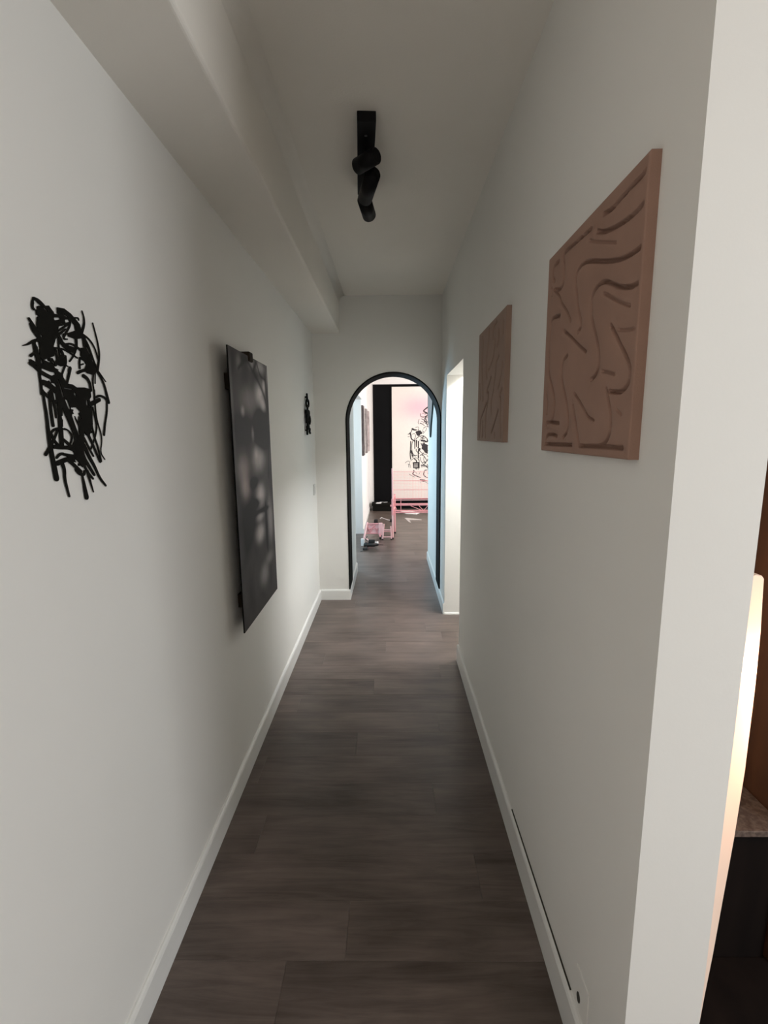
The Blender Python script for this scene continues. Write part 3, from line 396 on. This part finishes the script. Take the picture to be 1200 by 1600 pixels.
spot((-0.088, 2.13), (-0.127, 2.155, 2.63), (-0.044, 2.075, 2.63), 0.030)
spot((-0.095, 2.27), (-0.062, 2.19, 2.62), (-0.105, 2.37, 2.605), 0.033)
spot((-0.105, 2.45), (-0.110, 2.405, 2.62), (-0.092, 2.53, 2.60), 0.033)
bm = bmesh.new(); tube(bm, (-0.083, 2.04, ZC-0.036), (-0.083, 2.04, ZC-0.034), 0.006, seg=12); obj('screw', bm, M_steel, t)

# ================================================================== BEHIND THE WALL END (right edge)
t = thing('curved_white_panel', 'narrow white upright panel with a rounded edge, lit orange behind the bright wall end', 'panel', (0.60, 0.83, 0.30))
bm = bmesh.new(); prof = [(0.38, 0.609), (0.443, 0.6125), (0.53, 0.6185), (0.622, 0.623), (0.78, 0.631), (0.919, 0.635), (1.08, 0.6345), (1.195, 0.632), (1.27, 0.6275), (1.296, 0.6262), (1.303, 0.622), (1.3075, 0.613)]
rings = []
for z, xe in prof:        # front face chamfered towards the lamp side
    q = xe/0.775; x = max(0.6095, q*0.4743/(1-0.5*q)); y = 0.778+0.5*(x-0.6075)
    rings.append([bm.verts.new(p) for p in ((0.608, 0.778, z), (x-0.003, y-0.0015, z), (x, y+0.002, z), (x, 0.86, z), (0.608, 0.86, z))])
for a, b in zip(rings[:-1], rings[1:]):
    for i in range(len(a)): bm.faces.new([a[i], a[(i+1) % len(a)], b[(i+1) % len(a)], b[i]])
bm.faces.new(rings[0]); bm.faces.new(rings[-1])
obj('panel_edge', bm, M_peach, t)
t = thing('stone_topped_bench', 'low dark bench with a speckled grey stone top behind the wall end at right', 'bench', (0.74, 1.1, 0))
obj('bench_body', boxes((0.615, 1.095, 1.19, 1.98, 0.0, 0.43), bev=0.004), M_blackwood, t)
obj('bench_top', boxes((0.612, 1.10, 1.17, 2.0, 0.43, 0.45), bev=0.003), M_speck, t)
t = thing('added_dark_mat', 'black floor mat added to darken the floor in front of the speckled bench', 'mat', (1.1, 0.98, 0)); obj('mat_sheet', boxes((0.612, 1.9, 0.79, 1.189, 0.0005, 0.007), bev=0.002), M_blackwood, t)  # added dark sheet, keeps this corner of the floor near black
t = thing('wooden_side_panel', 'dark brown wood panel rising behind the speckled bench at the right edge', 'panel', (1.115, 1.6, 0))
obj('panel_board', boxes((1.102, 1.13, 1.17, 2.0, 0.0, 2.1), bev=0.002), M_darkwood, t)
obj('back_board', boxes((0.612, 1.13, 2.003, 2.03, 0.0, 2.1), bev=0.002), M_darkwood, t)

# ================================================================== ART IN THE PASSAGE AND STUDIO
DR = [(5.02, 2.30), (5.62, 2.30), (5.66, 2.05), (5.64, 1.72), (5.585, 1.655), (5.50, 1.635), (5.46, 1.60), (5.40, 1.53), (5.34, 1.50), (5.30, 1.56), (5.27, 1.63), (5.20, 1.70), (5.10, 1.80), (5.04, 1.98)]
bm = stencil([], [[(a*1000, b*1000) for a, b in DR]], [], 8, lambda a, b, h: (XR-0.004-h, a/1000, b/1000), 0.014)
t = thing('hanging_wall_art', 'dark teal drip-shaped wall piece on the pale blue wall just past the arch', 'wall art', (XR, 5.36, 1.6)); obj('drip_shape', bm, M_teal, t)
bm = bmesh.new(); tube(bm, (XR+0.001, 5.3, 2.0), (XR-0.006, 5.3, 2.0), 0.006, seg=10); obj('standoff', bm, M_black, t)
def slim(label, y0, y1, seed, tone, over):
    t = thing('wall_picture', label, 'picture', (-0.43, (y0+y1)/2, 1.21), 'row of tall pictures on the studio wall')
    obj('board', boxes((-0.431, -0.401, y0, y1, 1.21, 1.975), bev=0.002), mat('picture_edge_'+str(seed), tone, 0.6, 0.5, 9), t)
    rr = random.Random(seed); st_ = []
    for k in range(7):
        y = rr.uniform(y0+.04, y1-.04)*1000; z = rr.uniform(1300, 1850)
        st_.append(([(y, z), (y+rr.uniform(-60, 60), z+rr.uniform(-60, 80)), (y+rr.uniform(-80, 80), z+rr.uniform(-120, 120))], over, over*.5))
    st_ = [([(min(max(a, y0*1000+15), y1*1000-15), min(max(b, 1225), 1960)) for a, b in p], u, v) for p, u, v in st_]
    obj('brushwork', stencil(st_, [], [], 4, lambda a, b, h: (-0.4008+h, a/1000, b/1000), 0.001), M_ink, t)['kind'] = 'stuff'
slim('darkest and nearest of three tall pictures on the white studio wall', 7.36, 7.72, 3, (0.06, 0.045, 0.045), 26)
slim('middle one of three tall grey pictures on the white studio wall', 8.38, 8.72, 4, (0.24, 0.21, 0.205), 16)
slim('farthest and palest of three tall pictures on the white studio wall', 9.25, 9.58, 5, (0.42, 0.35, 0.345), 10)

t = thing('black_backdrop_panel', 'tall black painted panel covering the studio back wall around the mural', 'backdrop', (1.5, 9.80, 0))
obj('painted_panel', boxes((-0.335, 3.6, 9.784, 9.799, 0.001, 2.515)), M_blackwall, t)
# mural
t = thing('ink_mural', 'white mural board with tangled black ink drawing and pink haze on the black back wall', 'mural', (1.2, 9.75, 0.22))
NX, NZ = 120, 110; xs = np.linspace(0.045, 2.45, NX+1); zs = np.linspace(0.225, 2.462, NZ+1); XX, ZZ = np.meshgrid(xs, zs, indexing='ij')
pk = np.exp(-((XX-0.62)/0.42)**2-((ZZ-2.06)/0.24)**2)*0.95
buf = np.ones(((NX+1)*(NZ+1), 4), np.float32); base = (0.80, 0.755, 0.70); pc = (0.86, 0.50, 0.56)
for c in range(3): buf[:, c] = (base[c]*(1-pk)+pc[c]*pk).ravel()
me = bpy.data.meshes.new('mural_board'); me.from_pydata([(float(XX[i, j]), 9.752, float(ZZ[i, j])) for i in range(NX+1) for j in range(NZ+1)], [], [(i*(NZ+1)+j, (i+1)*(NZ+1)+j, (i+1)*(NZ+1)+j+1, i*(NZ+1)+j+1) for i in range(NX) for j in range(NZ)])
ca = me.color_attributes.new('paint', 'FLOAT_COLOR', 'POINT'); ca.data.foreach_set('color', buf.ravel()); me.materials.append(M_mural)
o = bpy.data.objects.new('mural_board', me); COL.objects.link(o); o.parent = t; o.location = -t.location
obj('board_back', boxes((0.045, 2.45, 9.7525, 9.7835, 0.225, 2.462)), M_wall2, t)
rr = random.Random(11); extra = []
for k in range(60):
    x = rr.uniform(800, 1500); z = rr.uniform(620, 1950); a = rr.uniform(0, 6.3); pl = [(x, z)]
    for q in range(4): a += rr.uniform(-1.2, 1.2); x += 55*math.cos(a); z += 55*math.sin(a); pl.append((x, z))
    extra.append((pl, rr.uniform(6, 26), rr.uniform(5, 12)))
for k in range(46):
    z = rr.uniform(780, 1980); x = rr.uniform(500+max(0, (z-1450))*0.45, 790); a = rr.uniform(0, 6.3); pl = [(x, z)]
    for q in range(3): a += rr.uniform(-1, 1); x += 26*math.cos(a); z += 26*math.sin(a); pl.append((x, z))
    extra.append((pl, rr.uniform(6, 17), rr.uniform(4, 8)))
obj('ink_drawing', stencil(MURAL_S+extra, MURAL_P, MURAL_E, 5, lambda a, b, h: (a/1000, 9.7518-h, b/1000), 0.0012), M_ink, t)['kind'] = 'stuff'
# low black bench against the back wall
t = thing('black_bench', 'low black bench along the foot of the black backdrop', 'bench', (-0.12, 9.6, 0))
obj('bench_top', boxes((-0.375, 0.02, 9.47, 9.78, 0.105, 0.15), bev=0.004), M_black, t)
obj('bench_body', boxes((-0.355, 0.02, 9.48, 9.778, 0.0, 0.106), bev=0.003), M_black, t)
def sheet(name, label, cat, pts, z, m, th=0.002, grp=None):
    bm = bmesh.new(); a = [bm.verts.new((x, y, z)) for x, y in pts]; b = [bm.verts.new((x, y, z+th)) for x, y in pts]; n = len(pts)
    bm.faces.new(a); bm.faces.new(b)
    for i in range(n): bm.faces.new([a[i], a[(i+1) % n], b[(i+1) % n], b[i]])
    return tag(obj(name, bm, m), label, cat, grp)
sheet('folded_paper', 'white folded paper lying on the low black bench', 'paper', [(-0.29, 9.50), (-0.19, 9.50), (-0.18, 9.62), (-0.27, 9.60)], 0.1502, M_paper, 0.012)
bm = bmesh.new(); path_tube(bm, [(-0.22, 9.68, 0.154), (-0.16, 9.70, 0.154), (-0.13, 9.66, 0.154), (-0.06, 9.69, 0.154)], 0.004)
tag(obj('white_cable', bm, M_paper), 'thin white cord curled on the low black bench', 'cable')
sheet('paper_sheet', 'white crumpled sheet on the floor under the pink scaffold', 'paper', [(0.20, 9.42), (0.30, 9.13), (0.50, 9.05), (0.58, 9.22), (0.44, 9.40)], 0.0005, M_paper, 0.010)
sheet('paper_scrap', 'pale paper offcut on the studio floor right of the pink post', 'paper', [(0.26, 8.62), (0.33, 8.22), (0.36, 8.18), (0.34, 8.45), (0.56, 8.42), (0.56, 8.47), (0.30, 8.66)], 0.0005, M_scrap, 0.006)
bm = bmesh.new(); path_tube(bm, [(-0.19, 8.62, 0.006), (-0.16, 8.70, 0.006), (-0.13, 8.62, 0.006), (-0.06, 8.48, 0.006), (-0.01, 8.42, 0.006)], 0.006)
tag(obj('white_cable', bm, M_paper), 'white cable lying on the floor by the black block', 'cable')
for nm, lab, x0, x1, y0, y1, h in (('black_block', 'small black block on the floor behind the pink lattice', -0.29, -0.22, 8.20, 8.30, 0.052), ('black_block', 'small black block on the floor at the end of the white cable', -0.012, 0.052, 8.26, 8.36, 0.045)):
    t = thing(nm, lab, 'block', ((x0+x1)/2, (y0+y1)/2, 0)); obj('block_body', boxes((x0, x1, y0, y1, 0.0005, h), bev=0.006), M_tool, t); obj('cap', boxes((x0+.015, x1-.015, y0+.02, y1-.02, h-0.001, h+0.006), bev=0.002), M_tool, t)

# ================================================================== PINK SCAFFOLD
t = thing('pink_scaffold', 'pink tubular scaffold tower with guard rails and wire mesh in the studio', 'scaffold', (0.3, 7.1, 0))
def bar(parent, name, p, q, r, m=M_pink, seg=10):
    b = bmesh.new(); tube(b, p, q, r, seg=seg); return obj(name, b, m, parent, False)
X2 = 1.55
for x, y, z1 in ((0.034, 6.90, 1.047), (0.070, 7.32, 0.62), (X2, 6.90, 1.047), (X2, 7.32, 1.047)):
    pst = bar(t, 'post', (x, y, 0.022), (x, y, z1), 0.013 if z1 > 1 else 0.012, M_pinkl if z1 > 1 else M_pink, 14)
    b = bmesh.new(); tube(b, (x, y, 0.0), (x, y, 0.024), 0.017, seg=12); obj('rubber_foot', b, M_tool, t)
    if z1 > 1 and x < 1: bar(t, 'sleeve', (x, y, 0.36), (x, y, 0.60), 0.0185, M_pink, 14); bar(t, 'clamp', (x-0.035, y, 0.50), (x+0.005, y, 0.50), 0.016, M_pink)
for z, r in ((0.398, 0.010), (0.424, 0.008)): bar(t, 'bottom_rail', (0.034, 6.92, z), (X2, 6.92, z), r)
obj('toe_board', boxes((0.04, X2, 6.93, 6.945, 0.496, 0.530), bev=0.003), M_pink, t)
bar(t, 'guard_rail', (0.034, 6.92, 0.602), (X2, 6.92, 0.602), 0.007, M_pink)
bar(t, 'guard_rail', (0.034, 6.92, 0.580), (X2, 6.92, 0.580), 0.006, M_pinkl)
for z in (0.735, 0.868, 1.003): bar(t, 'guard_rail', (0.034, 6.90, z), (X2, 6.90, z), 0.0028, M_pink, 8)
for x in (0.155, 0.62, 1.1): bar(t, 'strut', (x, 6.92, 0.398), (x, 6.92, 0.60), 0.0045, M_pink)
for a, b_ in (((0.30, 0.494), (0.47, 0.42)), ((0.42, 0.494), (0.49, 0.42)), ((0.55, 0.49), (0.49, 0.42)), ((0.07, 0.494), (0.10, 0.42)), ((0.7, 0.494), (0.9, 0.42)), ((1.1, 0.494), (0.9, 0.42))):
    bar(t, 'brace', (a[0], 6.925, a[1]), (b_[0], 6.925, b_[1]), 0.004)
bar(t, 'end_rail', (0.034, 6.90, 0.42), (0.070, 7.32, 0.42), 0.010); bar(t, 'end_rail', (0.034, 6.90, 0.60), (0.070, 7.32, 0.60), 0.010)
bm = bmesh.new()
x = 0.06
while x < X2-0.02: tube(bm, (x, 6.905, 0.61), (x, 6.905, 1.01), 0.0011, seg=4); x += 0.022
z = 0.63
while z < 1.0: tube(bm, (0.04, 6.905, z), (X2, 6.905, z), 0.0011, seg=4); z += 0.022
m_ = obj('wire_mesh', bm, M_pink, t); m_['kind'] = 'stuff'
# short ladder frame in front of the post
t = thing('pink_step_frame', 'short pink two-rung step frame standing beside the foot of the pink scaffold', 'step frame', (-0.04, 6.86, 0))
bar(t, 'post', (-0.118, 6.86, 0.015), (-0.098, 6.86, 0.236), 0.0125, M_pinkl, 14); bar(t, 'post', (0.012, 6.86, 0.015), (0.004, 6.86, 0.20), 0.009, M_pinkl, 14)
for z in (0.042, 0.148): bar(t, 'rung', (-0.115, 6.86, z), (0.012, 6.86, z), 0.008, M_pinkl)
bar(t, 'rung', (-0.112, 6.86, 0.125), (0.010, 6.86, 0.125), 0.005, M_pink)
for x in (-0.118, 0.012): bar(t, 'foot', (x, 6.86, 0.0), (x, 6.86, 0.016), 0.015, M_tool)
# lattice frame lying to the left
t = thing('pink_lattice_frame', 'pink lattice frame with solid end plate lying on the floor by the white wall', 'frame', (-0.25, 6.95, 0))
obj('end_plate', boxes((-0.176, -0.118, 6.92, 6.95, 0.055, 0.240), bev=0.006), M_pinkl, t)
bar(t, 'side_rail', (-0.395, 6.80, 0.012), (-0.345, 6.96, 0.245), 0.015, M_pinkl); bar(t, 'top_rail', (-0.345, 6.94, 0.222), (-0.17, 6.94, 0.225), 0.010); bar(t, 'bottom_rail', (-0.365, 6.94, 0.080), (-0.17, 6.94, 0.078), 0.009)
for k, (a, b_) in enumerate((((-0.35, 0.20), (-0.30, 0.09)), ((-0.30, 0.09), (-0.25, 0.21)), ((-0.25, 0.21), (-0.20, 0.09)), ((-0.34, 0.12), (-0.22, 0.205)), ((-0.30, 0.21), (-0.19, 0.12)), ((-0.36, 0.15), (-0.18, 0.15)))):
    bar(t, 'brace', (a[0], 6.94, a[1]), (b_[0], 6.94, b_[1]), 0.006, M_pink)
obj('mesh_back', boxes((-0.35, -0.17, 6.948, 6.953, 0.08, 0.22)), M_pinkl, t)
bar(t, 'foot_bar', (-0.385, 6.80, 0.05), (-0.27, 6.62, 0.014), 0.012, M_pinkl)
bar(t, 'castor_arm', (-0.165, 6.93, 0.09), (-0.155, 6.90, 0.03), 0.012, M_pink)
b = bmesh.new(); tube(b, (-0.165, 6.90, 0.020), (-0.14, 6.90, 0.020), 0.020, seg=16); obj('castor', b, M_tool, t)

# ================================================================== POWER TOOL
t = thing('power_drill', 'black power drill lying on its side on the floor beyond the arch', 'drill', (-0.26, 6.4, 0))
bm = bmesh.new(); tube(bm, (-0.345, 6.38, 0.040), (-0.205, 6.38, 0.040), 0.029, seg=20, bev=0.006); obj('motor_body', bm, M_tool, t, True)
bm = bmesh.new(); tube(bm, (-0.207, 6.38, 0.040), (-0.165, 6.38, 0.040), 0.022, 0.014, seg=18); obj('chuck', bm, M_tool, t)
bm = bmesh.new(); tube(bm, (-0.166, 6.38, 0.040), (-0.10, 6.375, 0.036), 0.004, seg=8); obj('bit', bm, M_blackmetal, t)
obj('handle', boxes((-0.305, -0.215, 6.36, 6.41, 0.066, 0.112), bev=0.012), M_tool, t)
bm = bmesh.new(); tube(bm, (-0.335, 6.35, 0.038), (-0.335, 6.40, 0.038), 0.037, seg=20, bev=0.005); obj('gear_housing', bm, M_tool, t, True)
obj('battery', boxes((-0.375, -0.31, 6.22, 6.29, 0.0005, 0.030), bev=0.006), M_tool, t)
bm = bmesh.new(); tube(bm, (-0.34, 6.27, 0.015), (-0.335, 6.36, 0.03), 0.012, seg=10); obj('trigger_guard', bm, M_tool, t)
path = [(-0.32, 6.40, 0.09), (-0.345, 6.44, 0.10), (-0.34, 6.48, 0.12), (-0.325, 6.50, 0.13)]
bm = bmesh.new(); path_tube(bm, path, 0.006); obj('side_grip', bm, M_tool, t)
bm = bmesh.new(); path_tube(bm, [(-0.40, 6.14, 0.005), (-0.345, 6.20, 0.005), (-0.30, 6.24, 0.005)], 0.004)
tag(obj('black_cable', bm, M_tool), 'thin black cable on the floor in front of the drill', 'cable')
t = thing('white_charger', 'white charger block on the floor left of the black drill', 'charger', (-0.385, 6.5, 0))
obj('charger_body', boxes((-0.415, -0.375, 6.47, 6.53, 0.0005, 0.10), bev=0.006), M_paper, t); obj('charger_lip', boxes((-0.376, -0.365, 6.48, 6.52, 0.03, 0.09), bev=0.003), M_paper, t)
t = thing('white_tape_roll', 'white tape roll on the floor behind the drill handle', 'tape', (-0.20, 6.50, 0))
bm = bmesh.new(); tube(bm, (-0.20, 6.50, 0.0005), (-0.20, 6.50, 0.055), 0.03, seg=20, bev=0.003); obj('roll', bm, M_paper, t, True)
bm = bmesh.new(); tube(bm, (-0.20, 6.50, 0.054), (-0.20, 6.50, 0.0565), 0.015, seg=16); obj('core', bm, M_mdf, t)
